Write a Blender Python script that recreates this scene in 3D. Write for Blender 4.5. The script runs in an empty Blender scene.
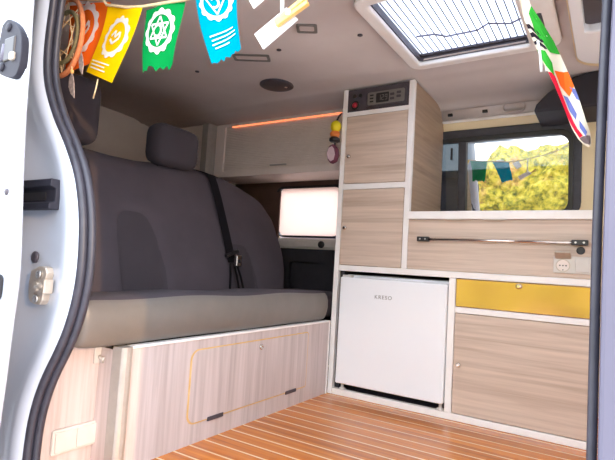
import bpy, bmesh, math, random
from mathutils import Vector, Matrix, noise
random.seed(7)
S = bpy.context.scene
COL = S.collection
PI = math.pi

# ------------------------------------------------------------------ materials
def lin(c):
    return tuple(((v/12.92) if v <= .04045 else ((v+.055)/1.055)**2.4) for v in c)
def rgb(r, g, b):
    return lin((r/255, g/255, b/255)) + (1,)

def base(name, col, rough=.5, metal=0, spec=.5, coat=0):
    m = bpy.data.materials.new(name); m.use_nodes = True
    b = m.node_tree.nodes['Principled BSDF']
    b.inputs['Base Color'].default_value = col
    b.inputs['Roughness'].default_value = rough
    b.inputs['Metallic'].default_value = metal
    b.inputs['Specular IOR Level'].default_value = spec
    if coat:
        b.inputs['Coat Weight'].default_value = coat
        b.inputs['Coat Roughness'].default_value = .12
    return m

def N(m, t, **kw):
    n = m.node_tree.nodes.new(t)
    for k, v in kw.items(): setattr(n, k, v)
    return n
def L(m, a, b): m.node_tree.links.new(a, b)

def coords(m, scale=(1,1,1), rot=(0,0,0), kind='Object'):
    tc = N(m, 'ShaderNodeTexCoord'); mp = N(m, 'ShaderNodeMapping')
    mp.inputs['Scale'].default_value = scale; mp.inputs['Rotation'].default_value = rot
    L(m, tc.outputs[kind], mp.inputs['Vector']); return mp.outputs['Vector']
def ramp(m, fac, stops):
    r = N(m, 'ShaderNodeValToRGB'); e = r.color_ramp.elements
    while len(e) < len(stops): e.new(.5)
    for i, (p, c) in enumerate(stops): e[i].position = p; e[i].color = c
    L(m, fac, r.inputs['Fac']); return r.outputs['Color']
def bump(m, h, strength=.2, dist=.002):
    b = N(m, 'ShaderNodeBump'); b.inputs['Strength'].default_value = strength; b.inputs['Distance'].default_value = dist
    L(m, h, b.inputs['Height']); L(m, b.outputs['Normal'], m.node_tree.nodes['Principled BSDF'].inputs['Normal'])
def mixc(m, fac, a, b, mode='MIX'):
    x = N(m, 'ShaderNodeMix', data_type='RGBA', blend_type=mode)
    if isinstance(fac, (int, float)): x.inputs[0].default_value = fac
    else: L(m, fac, x.inputs[0])
    for i, v in ((6, a), (7, b)):
        if isinstance(v, tuple): x.inputs[i].default_value = v
        else: L(m, v, x.inputs[i])
    return x.outputs[2]
def tex_noise(m, vec, scale, detail=4, rough=.55, dist=0):
    n = N(m, 'ShaderNodeTexNoise'); n.inputs['Scale'].default_value = scale
    n.inputs['Detail'].default_value = detail; n.inputs['Roughness'].default_value = rough
    n.inputs['Distortion'].default_value = dist
    L(m, vec, n.inputs['Vector']); return n.outputs['Fac']

def mottled(name, c1, c2, scale=8, rough=.5, bmp=0, bscale=300, **kw):
    m = base(name, c1, rough, **kw)
    f = tex_noise(m, coords(m), scale)
    L(m, ramp(m, f, [(.3, c1), (.7, c2)]), m.node_tree.nodes['Principled BSDF'].inputs['Base Color'])
    if bmp: bump(m, tex_noise(m, coords(m), bscale, 2), bmp)
    return m

def wood(name, axis, pale, dark, rough=.42):
    """white-washed oak laminate, grain along the given axis"""
    m = base(name, pale, rough)
    long, wide = 1.4, 38
    sc = [wide]*3; sc['xyz'.index(axis)] = long
    v = coords(m, tuple(sc))
    a = tex_noise(m, v, 1.0, 5, .6, .6)
    sc2 = [90]*3; sc2['xyz'.index(axis)] = 3
    b = tex_noise(m, coords(m, tuple(sc2)), 1.0, 3, .6, .2)
    sc3 = [7]*3; sc3['xyz'.index(axis)] = 1.6
    k = tex_noise(m, coords(m, tuple(sc3)), 1.0, 3, .5, 1.5)
    c1 = ramp(m, a, [(.28, dark), (.5, pale), (.75, tuple(min(1, x*1.12) for x in pale[:3])+(1,))])
    c2 = ramp(m, b, [(.35, (.74,.70,.67,1)), (.6, (1,1,1,1))])
    c3 = ramp(m, k, [(.26, (.62,.55,.5,1)), (.36, (1,1,1,1))])
    c = mixc(m, .45, c1, c2, 'MULTIPLY'); c = mixc(m, .45, c, c3, 'MULTIPLY')
    L(m, c, m.node_tree.nodes['Principled BSDF'].inputs['Base Color'])
    bump(m, b, .08)
    return m

def teak():
    m = base('teak_and_maple_deck', rgb(200,120,50), .26, coat=.25)
    tc = N(m, 'ShaderNodeTexCoord'); sx = N(m, 'ShaderNodeSeparateXYZ'); L(m, tc.outputs['Object'], sx.inputs[0])
    PITCH = .0575
    d = N(m, 'ShaderNodeMath', operation='DIVIDE'); L(m, sx.outputs['Y'], d.inputs[0]); d.inputs[1].default_value = PITCH
    fr = N(m, 'ShaderNodeMath', operation='FRACT'); L(m, d.outputs[0], fr.inputs[0])
    fl = N(m, 'ShaderNodeMath', operation='FLOOR'); L(m, d.outputs[0], fl.inputs[0])
    st = N(m, 'ShaderNodeMath', operation='LESS_THAN'); L(m, fr.outputs[0], st.inputs[0]); st.inputs[1].default_value = .11
    wn = N(m, 'ShaderNodeTexWhiteNoise', noise_dimensions='1D'); L(m, fl.outputs[0], wn.inputs['W'])
    v = coords(m, (1.5, 60, 60)); g = tex_noise(m, v, 1.0, 5, .6, .4)
    pl = ramp(m, g, [(.25, rgb(158,80,22)), (.5, rgb(204,114,34)), (.78, rgb(226,142,52))])
    tone = ramp(m, wn.outputs['Value'], [(0, (.82,.78,.74,1)), (1, (1.06,1.05,1.0,1))])
    pl = mixc(m, .8, pl, tone, 'MULTIPLY')
    c = mixc(m, st.outputs[0], pl, rgb(240,208,160))
    L(m, c, m.node_tree.nodes['Principled BSDF'].inputs['Base Color'])
    return m

def fabric(name, c1, c2, scale=900):
    m = base(name, c1, .98, spec=.05)
    w = tex_noise(m, coords(m), scale, 2); f = tex_noise(m, coords(m), 6, 3)
    c = mixc(m, .5, ramp(m, w, [(.3, c1), (.7, c2)]), ramp(m, f, [(.3, c1), (.7, c2)]))
    L(m, c, m.node_tree.nodes['Principled BSDF'].inputs['Base Color'])
    bump(m, w, .25, .001)
    m.node_tree.nodes['Principled BSDF'].inputs['Sheen Weight'].default_value = .03
    return m

def emit(name, col, s):
    m = bpy.data.materials.new(name); m.use_nodes = True; nt = m.node_tree; nt.nodes.clear()
    e = nt.nodes.new('ShaderNodeEmission'); o = nt.nodes.new('ShaderNodeOutputMaterial')
    e.inputs[0].default_value = col; e.inputs[1].default_value = s; nt.links.new(e.outputs[0], o.inputs[0]); return m

def glass_pane(name, tint, gloss, gcol=(1,1,1,1)):
    """tinted automotive glass: lets part of the light through and mirrors the rest"""
    m = bpy.data.materials.new(name); m.use_nodes = True; nt = m.node_tree; nt.nodes.clear()
    t = nt.nodes.new('ShaderNodeBsdfTransparent'); g = nt.nodes.new('ShaderNodeBsdfGlossy')
    x = nt.nodes.new('ShaderNodeMixShader'); o = nt.nodes.new('ShaderNodeOutputMaterial')
    t.inputs[0].default_value = tint; g.inputs['Roughness'].default_value = .015; g.inputs['Color'].default_value = gcol
    x.inputs[0].default_value = gloss
    nt.links.new(t.outputs[0], x.inputs[1]); nt.links.new(g.outputs[0], x.inputs[2]); nt.links.new(x.outputs[0], o.inputs[0])
    return m

def translucent(name, col, tr=.6):
    m = bpy.data.materials.new(name); m.use_nodes = True; nt = m.node_tree; nt.nodes.clear()
    d = nt.nodes.new('ShaderNodeBsdfDiffuse'); t = nt.nodes.new('ShaderNodeBsdfTranslucent')
    x = nt.nodes.new('ShaderNodeMixShader'); o = nt.nodes.new('ShaderNodeOutputMaterial')
    d.inputs[0].default_value = col; t.inputs[0].default_value = col; x.inputs[0].default_value = tr
    nt.links.new(d.outputs[0], x.inputs[1]); nt.links.new(t.outputs[0], x.inputs[2]); nt.links.new(x.outputs[0], o.inputs[0])
    return m

PALE, DARK = rgb(211,190,173), rgb(188,165,147)
M = dict(
    wood_h=wood('whitewashed_oak_across', 'x', PALE, DARK),
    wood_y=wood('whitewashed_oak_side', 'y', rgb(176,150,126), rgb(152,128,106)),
    wood_z=wood('whitewashed_oak_upright', 'z', rgb(204,190,187), rgb(182,168,164)),
    edge=mottled('cream_edge_profile', rgb(247,243,240), rgb(242,237,233), 20, .35),
    alu=mottled('satin_aluminium', rgb(178,172,166), rgb(168,162,156), 40, .38, metal=.3),
    ply=mottled('birch_ply_edge', rgb(226,190,128), rgb(206,164,100), 30, .5),
    chrome=mottled('brushed_steel', rgb(225,220,215), rgb(205,200,195), 60, .18, metal=1),
    floor=teak(),
    headliner=mottled('grey_headliner_cloth', rgb(212,202,198), rgb(204,193,189), 5, .95, .3, 500, spec=.1),
    rearpanel=mottled('taupe_lining_board', rgb(214,196,180), rgb(206,187,171), 6, .8),
    cream=mottled('cream_painted_steel', rgb(240,220,178), rgb(230,208,165), 5, .35),
    white=mottled('white_body_paint', rgb(190,196,207), rgb(183,189,201), 4, .2, coat=.6),
    greypaint=mottled('grey_mauve_plastic', rgb(98,94,110), rgb(88,84,100), 4, .5),  # on the right post, shade of the white body paint put into colour
    rubber=mottled('grey_black_rubber', rgb(58,56,66), rgb(46,45,54), 40, .45),
    black=mottled('black_plastic', rgb(36,34,38), rgb(28,27,30), 30, .4),
    charcoal=mottled('charcoal_lining', rgb(48,45,52), rgb(36,34,40), 10, .9),
    brown=mottled('dark_brown_trim', rgb(92,66,58), rgb(78,56,50), 10, .7),
    seat=fabric('charcoal_seat_cloth', rgb(92,84,90), rgb(78,72,78)),
    seatdark=fabric('darker_seat_cloth', rgb(80,74,79), rgb(69,64,69)),
    vinyl=mottled('grey_vinyl', rgb(120,113,107), rgb(112,106,100), 12, .36, .15, 250),
    belt=fabric('black_belt_webbing', rgb(30,28,32), rgb(22,20,24)),
    fridge=mottled('white_enamel', rgb(246,247,250), rgb(243,245,249), 5, .22),
    plastic=mottled('white_plastic', rgb(212,206,200), rgb(205,199,193), 20, .3),
    cabgrey=mottled('grey_locker_laminate', rgb(236,223,215), rgb(228,214,206), 6, .4),
    panel=mottled('dark_grey_panel', rgb(74,68,76), rgb(64,59,66), 30, .45),
    lcd=mottled('lcd_fascia', rgb(120,116,112), rgb(110,106,102), 30, .4),
    red=mottled('red_plastic', rgb(190,40,60), rgb(160,30,50), 30, .3),
    led=emit('warm_led_strip', (1.0,.24,.10,1), .5),
    sky=translucent('milky_skylight_acrylic', (.9,.9,.95,1), .85),
    blind=translucent('white_window_blind', (1,.84,.76,1), .72),  # white blind; the pinkish light on it is put into its colour
    pane=glass_pane('reflective_tinted_glass', (.26,.30,.32,1), .5, (.92,.92,.92,1)),
    clear=glass_pane('clear_glass', (.17,.19,.2,1), .08),
    faint=glass_pane('faintly_tinted_glass', (.95,.95,.95,1), .05),
    bronze=base('polished_bronze_laminate', rgb(220,188,170), .12, 1),
    steel=mottled('zinc_plated_steel', rgb(198,186,172), rgb(182,170,156), 60, .35, metal=.5),
    darksteel=mottled('dark_zinc_steel', rgb(46,46,56), rgb(38,38,47), 40, .6, metal=0, spec=.25),
    screw=base('screw_grey', rgb(190,188,186), .3, .9),
    orange=translucent('orange_cotton', rgb(248,110,34), .12),
    yellow=translucent('yellow_cotton', rgb(255,200,10), .12),
    green=translucent('green_cotton', rgb(14,140,68), .12),
    cyan=translucent('turquoise_cotton', rgb(0,142,168), .12),
    whitecloth=translucent('white_print', (.93,.93,.9,1), .3),
    paper=translucent('white_card', (.95,.95,.95,1), .25),
    peg=mottled('pale_pine', rgb(250,205,130), rgb(236,180,100), 40, .6),
    cord=mottled('cotton_cord', rgb(240,214,170), rgb(226,196,150), 200, .9),
    hoop=mottled('wrapped_orange_hoop', rgb(232,150,100), rgb(214,124,80), 120, .8),
    web=mottled('olive_leaf_ring', rgb(150,140,100), rgb(120,110,80), 100, .8),
    feather=mottled('grey_feather', rgb(206,186,176), rgb(150,130,128), 120, .9),
    fgreen=translucent('green_flag_cloth', rgb(60,170,60), .3),
    fblack=translucent('black_flag_cloth', rgb(50,44,52), .2),
    fcream=translucent('cream_flag_cloth', rgb(236,226,204), .3),
    forange=translucent('orange_flag_cloth', rgb(250,112,44), .3),
    fred=translucent('red_flag_cloth', rgb(238,44,70), .3),
    fblue=translucent('blue_flag_cloth', rgb(112,124,186), .3),
    fgrey=translucent('grey_flag_cloth', rgb(120,104,104), .2),
    ball=mottled('yellow_ball', rgb(236,220,30), rgb(220,200,20), 40, .5),
    orangep=mottled('orange_foam', rgb(236,140,60), rgb(220,120,50), 40, .6),
    maroon=mottled('maroon_leather', rgb(104,40,64), rgb(84,30,52), 40, .6),
    pinkgrey=mottled('pale_mauve_cloth', rgb(206,180,184), rgb(190,164,170), 60, .8),
    purplish=mottled('black_console', rgb(40,36,46), rgb(32,29,38), 20, .6),
    stone=mottled('grey_rendered_wall', rgb(128,112,116), rgb(110,96,100), 3, .9),
    slate=mottled('dark_coping', rgb(84,80,88), rgb(70,66,74), 6, .8),
    gravel=mottled('pale_paving', rgb(206,202,200), rgb(190,186,184), 9, .95),  # unseen ground, kept pale to bounce light up to the ceiling
)
def hedge_mat():
    m = base('autumn_hedge_leaves', rgb(150,140,20), .8, spec=.2)
    v = coords(m); a = tex_noise(m, v, 2.2, 3, .6); b = tex_noise(m, v, 11, 4, .7)
    c1 = ramp(m, b, [(.3, rgb(64,70,20)), (.43, rgb(134,126,40)), (.56, rgb(190,168,52)), (.75, rgb(208,194,112))])
    c2 = ramp(m, b, [(.3, rgb(96,70,40)), (.5, rgb(184,138,76)), (.75, rgb(208,176,120))])
    c = mixc(m, ramp(m, a, [(.52, (0,0,0,1)), (.66, (1,1,1,1))]), c1, c2)
    L(m, c, m.node_tree.nodes['Principled BSDF'].inputs['Base Color']); return m
M['hedge'] = hedge_mat()

# ------------------------------------------------------------------ mesh helpers
ORG = {}
def box(bm, x0, x1, y0, y1, z0, z1, bev=0, seg=2):
    vs = [bm.verts.new((x, y, z)) for x in (x0, x1) for y in (y0, y1) for z in (z0, z1)]
    fs = [bm.faces.new([vs[i] for i in f]) for f in ((0,1,3,2),(4,6,7,5),(0,4,5,1),(2,3,7,6),(0,2,6,4),(1,5,7,3))]
    if bev:
        es = list({e for f in fs for e in f.edges})
        bmesh.ops.bevel(bm, geom=es, offset=bev, segments=seg, affect='EDGES', profile=.5)
    return bm
def B(*a, **k): return box(bmesh.new(), *a, **k)

def tube(bm, pts, r, seg=8, caps=True):
    pts = [Vector(p) for p in pts]; rings = []
    n = len(pts)
    for i, p in enumerate(pts):
        d = (pts[min(i+1, n-1)] - pts[max(i-1, 0)]).normalized()
        u = d.orthogonal().normalized() if i == 0 else (u - d*u.dot(d)).normalized()
        w = d.cross(u); rr = r[i] if isinstance(r, (list, tuple)) else r
        rings.append([bm.verts.new(p + (u*math.cos(a) + w*math.sin(a))*rr) for a in [2*PI*k/seg for k in range(seg)]])
    for a, b in zip(rings, rings[1:]):
        for k in range(seg): bm.faces.new((a[k], a[(k+1)%seg], b[(k+1)%seg], b[k])).smooth = True
    if caps: bm.faces.new(rings[0][::-1]); bm.faces.new(rings[-1])
    return bm
def disc(bm, c, axis, prof, seg=20):
    """turned shape: prof = [(r, h)...] along axis from centre c"""
    ax = Vector(axis).normalized(); u = ax.orthogonal().normalized(); w = ax.cross(u); c = Vector(c); rings = []
    for r, h in prof:
        rings.append([bm.verts.new(c + ax*h + (u*math.cos(a) + w*math.sin(a))*max(r, 1e-5)) for a in [2*PI*k/seg for k in range(seg)]])
    for a, b in zip(rings, rings[1:]):
        for k in range(seg): bm.faces.new((a[k], a[(k+1)%seg], b[(k+1)%seg], b[k])).smooth = True
    bm.faces.new(rings[0][::-1]); bm.faces.new(rings[-1]); return bm
def rrect(x0, x1, z0, z1, r, seg=6):
    """rounded rectangle; r one radius or four (bl, br, tr, tl)"""
    rs = r if isinstance(r, (tuple, list)) else (r,)*4
    out = []
    for (cx, cz, a0, q) in ((x0, z0, PI, 0), (x1, z0, 1.5*PI, 1), (x1, z1, 0, 2), (x0, z1, .5*PI, 3)):
        rr = rs[q]; sx = 1 if q in (0, 3) else -1; sz = 1 if q in (0, 1) else -1
        for k in range(seg+1):
            a = a0 + .5*PI*k/seg
            out.append((cx + sx*rr + rr*math.cos(a), cz + sz*rr + rr*math.sin(a)))
    return out
def prism(bm, pts, f0, f1):
    """outline pts lifted by the two mapping functions"""
    a = [bm.verts.new(f0(*p)) for p in pts]; b = [bm.verts.new(f1(*p)) for p in pts]; n = len(pts)
    bm.faces.new(a[::-1]); bm.faces.new(b)
    for k in range(n): bm.faces.new((a[k], a[(k+1)%n], b[(k+1)%n], b[k]))
    return bm
def ring(bm, po, pi, f0, f1):
    n = len(po)
    ao = [bm.verts.new(f0(*p)) for p in po]; ai = [bm.verts.new(f0(*p)) for p in pi]
    bo = [bm.verts.new(f1(*p)) for p in po]; bi = [bm.verts.new(f1(*p)) for p in pi]
    for k in range(n):
        j = (k+1) % n
        bm.faces.new((ao[k], ao[j], ai[j], ai[k])); bm.faces.new((bo[k], bi[k], bi[j], bo[j]))
        bm.faces.new((ao[k], bo[k], bo[j], ao[j])); bm.faces.new((ai[k], ai[j], bi[j], bi[k]))
    return bm
def sheet(bm, us, vs, f, hole=None, smooth=False):
    g = [[bm.verts.new(f(u, v)) for v in vs] for u in us]
    for i in range(len(us)-1):
        for j in range(len(vs)-1):
            if hole and hole((us[i]+us[i+1])/2, (vs[j]+vs[j+1])/2): continue
            bm.faces.new((g[i][j], g[i+1][j], g[i+1][j+1], g[i][j+1])).smooth = smooth
    bmesh.ops.delete(bm, geom=[v for v in bm.verts if not v.link_faces], context='VERTS')
    return bm
def lins(a, b, n): return [a + (b-a)*k/n for k in range(n+1)]
def sph(bm, c, rx, ry, rz, seg=14):
    bmesh.ops.create_uvsphere(bm, u_segments=seg, v_segments=max(6, seg//2+2), radius=1, matrix=Matrix.Translation(c) @ Matrix.Diagonal((rx, ry, rz, 1)))
    for f in bm.faces: f.smooth = True
    return bm

def obj(name, bm, mat, parent=None, bev=0, subs=0, solid=0, smooth=None):
    bmesh.ops.recalc_face_normals(bm, faces=bm.faces)
    if parent is None:
        xs = [v.co.x for v in bm.verts]; ys = [v.co.y for v in bm.verts]; zs = [v.co.z for v in bm.verts]
        org = Vector(((min(xs)+max(xs))/2, (min(ys)+max(ys))/2, min(zs)))
    else: org = ORG[parent.name]
    bmesh.ops.translate(bm, verts=bm.verts, vec=-org)
    me = bpy.data.meshes.new(name); bm.to_mesh(me); bm.free()
    o = bpy.data.objects.new(name, me); COL.objects.link(o)
    ms = mat if isinstance(mat, (list, tuple)) else [mat]
    for q in ms: me.materials.append(M[q])
    if parent is None: o.location = org
    else: o.parent = parent
    ORG[o.name] = org
    if smooth is not None:
        for p in me.polygons: p.use_smooth = smooth
    if solid:
        md = o.modifiers.new('thickness', 'SOLIDIFY'); md.thickness = solid; md.offset = 0
    if bev:
        md = o.modifiers.new('bevel', 'BEVEL'); md.width = bev; md.segments = 2; md.limit_method = 'ANGLE'; md.angle_limit = math.radians(40)
    if subs:
        md = o.modifiers.new('smooth', 'SUBSURF'); md.levels = subs; md.render_levels = subs
    return o
def thing(name, loc, label, cat, group=None):
    o = bpy.data.objects.new(name, None); COL.objects.link(o); o.location = loc; o.empty_display_size = .05
    ORG[o.name] = Vector(loc); return tag(o, label, cat, group)
def tag(o, label, cat, group=None):
    o['label'] = label; o['category'] = cat
    if group: o['group'] = group
    return o
def struct(o, label=None, cat=None):
    o['kind'] = 'structure'
    if label: o['label'] = label
    if cat: o['category'] = cat
    return o

# ------------------------------------------------------------------ van shell
def wy(z):                                   # inner face of the far side: leans in towards the roof
    if z < .78: return .437
    if z < 1.15: return .437 - (z-.78)*.098
    return .4007 - (z-1.15)*.45 - max(0, z-1.2)*.4
def onwall(d): return lambda x, z: (x, wy(z)+d, z)

ZC = 1.272
# floor with a step edge at the door
fl = obj('floor', B(-1.35, 1.75, -1.19, .46, -.03, 0), 'floor')
struct(fl, 'glossy teak floor with pale inlaid strips running along the van', 'floor')

# far side wall with two window openings
W1 = (-.615, -.195, .657, .94)
W2 = (.20, .855, .765, 1.148)
xs = sorted({-1.35, -1.0, W1[0], W1[1], 0, W2[0], W2[1], .5, .93, 1.2, 1.75})
zs = sorted({-.03, .3, .6, W1[2], W1[3], W2[2], .9, 1.0, 1.1, W2[3], 1.202})
def inhole(x, z): return any(w[0] < x < w[1] and w[2] < z < w[3] for w in (W1, W2))
o = obj('wall_back', sheet(bmesh.new(), xs, zs, onwall(.012), inhole), 'cream', solid=.02)
struct(o, 'cream painted far side wall of the van around the windows', 'wall')
o = obj('wall_rear', B(-1.37, -1.33, -1.2, .45, -.03, 1.32), 'rearpanel'); struct(o, 'taupe lining board closing the rear behind the bench', 'wall')

# ceiling with the skylight opening
SK = (.365, .79, -.545, -.11)
prof = [(-1.19, 1.225), (-1.12, 1.25), (-1.0, 1.274), (-.85, 1.286), (SK[2], 1.292), (-.33, 1.294), (SK[3], 1.292), (-.03, 1.288),
        (.0, 1.280), (.018, 1.274), (.036, 1.276), (.06, 1.270), (.18, 1.268), (.27, 1.268), (.30, 1.264), (.33, 1.255), (.345, 1.245)]
us = sorted({-1.35, -.7, -.2, SK[0], SK[1], 1.2, 1.75})
o = obj('ceiling', sheet(bmesh.new(), us, list(range(len(prof))), lambda u, k: (u, prof[int(k)][0], prof[int(k)][1]),
        lambda u, v: SK[0] < u < SK[1] and 4 < v < 6, True), 'headliner', solid=.012)
struct(o, 'grey cloth headliner covering the van roof', 'ceiling')
# light-grey curved cove above the right window
o = obj('trim_1', sheet(bmesh.new(), lins(.315, 1.7, 6), lins(0, 1, 8), lambda x, t: (x, .352+.042*t-.015*math.sin(PI*t), 1.252-.052*t), None, True), 'headliner', solid=.006)
struct(o, 'grey cove lining above the right window', 'trim')
o = obj('trim_2', prism(bmesh.new(), [(0,0),(.01,0),(.014,.006),(.01,.012),(0,.012)], lambda a, b: (.315, .383-a, 1.193+b), lambda a, b: (1.7, .383-a, 1.193+b)), 'edge')
struct(o, 'pale ridge moulding under the cove lining', 'trim')
o = obj('trim_12', sheet(bmesh.new(), lins(-1.19, .42, 60), [.0, .6, 1.27], lambda y, z: (1.69+.012*math.sin(y*60), y, z), None, True), 'whitecloth'); struct(o, 'pale curtain drawn across the cab', 'curtain')  # unseen curtain added to spread soft fill and stop direct sun
# inner wall on the door side, behind the pillar
o = obj('wall_near', B(-1.35, -.12, -1.2, -1.17, -.03, 1.22), 'charcoal'); struct(o, 'dark inner lining beside the door opening', 'wall')
# roof skin above the headliner
o = obj('trim_3', sheet(bmesh.new(), [-1.4, SK[0]-.01, SK[1]+.01, 1.8], [-1.26, SK[2]-.01, SK[3]+.01, .52], lambda x, y: (x, y, 1.40), lambda x, y: SK[0] < x < SK[1] and SK[2] < y < SK[3]), 'white', solid=.01)
struct(o, 'white outer roof skin', 'trim')
# dark strip under the locker, cream sill and dark lining below the left window
o = obj('trim_5', sheet(bmesh.new(), [-1.3, -.005], [.942, .952, .968], onwall(-.004)), 'brown', solid=.006); struct(o, 'dark brown strip between locker and left window', 'trim')
o = obj('trim_6', prism(bmesh.new(), [(0,.655),(-.012,.652),(-.016,.64),(-.016,.612),(-.008,.60),(0,.60)], lambda a, z: (-1.3, wy(z)+a, z), lambda a, z: (-.005, wy(z)+a, z)), 'plastic')
struct(o, 'cream sill panel under the left window', 'trim')
bm = bmesh.new()
ring(bm, rrect(-1.3, -.005, .02, .598, .01), rrect(-.50, -.28, .33, .53, .02), lambda x, z: (x, .40, z), lambda x, z: (x, .43, z))
box(bm, -.50, -.28, .424, .432, .33, .53)
o = obj('trim_7', bm, 'charcoal'); struct(o, 'black side lining with a recess beside the bench', 'trim')

o = obj('trim_11', B(-1.3, -.603, .418, .428, .60, .945), 'brown'); struct(o, 'dark brown lining board left of the left window', 'trim')
# left window: white blind inside a black rubber frame
w = thing('window_1', (-.4, .43, .66), 'left window behind the bench covered by a pale pink blind', 'window'); w['kind'] = 'structure'
po, pi_ = rrect(-.64, -.185, .660, .948, .07), rrect(-.610, -.208, .671, .930, (.02,.055,.05,.02))
obj('frame', ring(bmesh.new(), po, pi_, onwall(-.006), onwall(.03)), 'black', w, bev=.003)
obj('blind', prism(bmesh.new(), rrect(-.615, -.200, .665, .936, .05), onwall(.004), onwall(.0065)), 'blind', w)
obj('pane', prism(bmesh.new(), rrect(-.615, -.200, .665, .936, .05), onwall(.02), onwall(.0225)), 'faint', w)
o = tag(obj('cap', disc(bmesh.new(), (-.318, .424, .625), (0,-1,0), [(.019,0),(.019,.008),(.015,.013),(.003,.014)]), 'black'), 'round black cap on the cream sill below the left window', 'cap')
o.name = 'panel_cap'

# right window: two reflecting panes in a dark rubber surround
w = thing('window_2', (.6, .42, .78), 'right window above the worktop mirroring yellow trees', 'window'); w['kind'] = 'structure'
obj('frame', ring(bmesh.new(), rrect(.18, .870, .752, 1.160, .08), rrect(.235, .832, .77, 1.116, (.06,.06,.045,.03)), onwall(-.010), onwall(.035)), 'rubber', w, bev=.005)
obj('inner_seal', ring(bmesh.new(), rrect(.228, .842, .764, 1.126, .052), rrect(.243, .824, .778, 1.106, (.05,.06,.042,.03)), onwall(-.016), onwall(.01)), 'black', w, bev=.003)
obj('mullion', prism(bmesh.new(), rrect(.384, .418, .77, 1.125, .004), onwall(-.013), onwall(.02)), 'rubber', w, bev=.003)
obj('pane', prism(bmesh.new(), rrect(.408, .830, .77, 1.12, .04), onwall(.004), onwall(.0065)), 'pane', w)['label'] = 'large right pane mirroring yellow hedge'
obj('pane', prism(bmesh.new(), rrect(.236, .392, .77, 1.12, (.03,.01,.01,.03)), onwall(.006), onwall(.0085)), 'clear', w)['label'] = 'narrow left pane showing a grey wall'
obj('catch', B(.348, .356, wy(1.07)-.008, wy(1.07)+.005, 1.03, 1.085, bev=.002), 'black', w)

# ------------------------------------------------------------------ skylight
t = thing('skylight', (.58, -.33, 1.27), 'large ceiling skylight with pale frame and lined blind over the kitchen', 'skylight')
flat = lambda z: (lambda x, y: (x, y, z))
obj('frame', ring(bmesh.new(), rrect(.33, .835, -.60, -.068, .045), rrect(.372, .742, -.56, -.108, .012), flat(1.268), flat(1.286)), 'edge', t, bev=.008)
obj('recess', ring(bmesh.new(), rrect(.362, .80, -.57, -.098, .012), rrect(.374, .740, -.558, -.110, .012), flat(1.284), flat(1.312)), 'panel', t)
obj('dome_pane', prism(bmesh.new(), rrect(.36, .80, -.57, -.10, .012), flat(1.308), flat(1.311)), 'sky', t)
bm = bmesh.new()
for k in range(17):
    x = .384 + k*.0215; box(bm, x-.0019, x+.0019, -.556, -.112, 1.3035, 1.3055)
box(bm, .376, .738, -.120, -.112, 1.300, 1.3075)
obj('pleated_blind', bm, 'panel', t)
obj('handle', prism(bmesh.new(), rrect(.765, .80, -.32, -.20, .006), flat(1.2655), flat(1.270)), 'panel', t)
bm = bmesh.new(); tube(bm, [(.41,-.26,1.3045),(.47,-.25,1.3045),(.50,-.22,1.3045),(.60,-.22,1.3045),(.64,-.25,1.3045),(.70,-.22,1.3045),(.735,-.24,1.3045)], .0032, 6)
obj('dome_catch_bar', bm, 'greypaint', t)  # thin tube standing in for shadow silhouettes on the dome

# ------------------------------------------------------------------ tall cabinet
H = 1.266; TW = .315
t = thing('tall_cabinet', (.157, .2, 0), 'tall narrow pale wood cabinet with two doors and control panel on top', 'cabinet')
bm = bmesh.new()
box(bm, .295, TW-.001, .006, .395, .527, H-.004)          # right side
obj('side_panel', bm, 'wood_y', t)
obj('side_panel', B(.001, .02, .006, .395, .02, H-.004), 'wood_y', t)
obj('back_panel', B(.02, .295, .385, .392, .53, 1.2), 'wood_y', t)
bm = bmesh.new()
box(bm, 0, .0215, -.002, .02, 0, H, .002); box(bm, TW-.022, TW, -.002, .02, .5235, H, .002)
box(bm, .02, TW-.02, -.001, .02, 1.148, 1.166); box(bm, .02, TW-.02, -.001, .02, .838, .860)
obj('frame', bm, 'edge', t)
def knob(x, z, parent, y=-.004, r=.0085):
    return obj('knob', disc(bmesh.new(), (x, y, z), (0,-1,0), [(r*.55,0),(r*.5,.006),(r,.009),(r,.014),(r*.6,.017)], 14), 'chrome', parent)
d = obj('door', B(.0235, .2915, -.003, .014, .862, 1.146, bev=.0015), 'wood_h', t); knob(.046, .974, d)
d = obj('door', B(.0235, .2915, -.003, .014, .525, .836, bev=.0015), 'wood_h', t); knob(.046, .676, d)
cp = obj('control_panel', B(.0215, .293, .0, .012, 1.166, 1.262, bev=.001), 'panel', t); cp['label'] = 'dark grey control panel'
fy = lambda y: (lambda x, z: (x, y, z))
obj('bezel', prism(bmesh.new(), rrect(.108, .284, 1.176, 1.244, .012), fy(-.005), fy(.002)), 'panel', cp, bev=.002)
obj('fascia', prism(bmesh.new(), rrect(.116, .276, 1.184, 1.237, .006), fy(-.0062), fy(-.004)), 'lcd', cp)
obj('display', prism(bmesh.new(), rrect(.154, .210, 1.190, 1.230, .004), fy(-.0072), fy(-.0055)), 'black', cp)
for x, z in ((.224,1.218),(.252,1.222),(.224,1.200),(.252,1.206)):
    obj('button', prism(bmesh.new(), rrect(x-.009, x+.009, z-.005, z+.005, .003), fy(-.008), fy(-.005)), 'panel', cp)
for z in (1.198, 1.211, 1.224):
    obj('indicator', prism(bmesh.new(), rrect(.126, .142, z-.003, z+.003, .001), fy(-.0072), fy(-.005)), 'black', cp)
def seg7(bm, x, z, w, h, on):
    q = .0018
    S7 = dict(a=(x,x+w,z+h-q,z+h), g=(x,x+w,z+h/2-q/2,z+h/2+q/2), d=(x,x+w,z,z+q), f=(x,x+q,z+h/2,z+h), e=(x,x+q,z,z+h/2), b=(x+w-q,x+w,z+h/2,z+h), c=(x+w-q,x+w,z,z+h/2))
    for k in on: a = S7[k]; box(bm, a[0], a[1], -.0079, -.0071, a[2], a[3])
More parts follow.
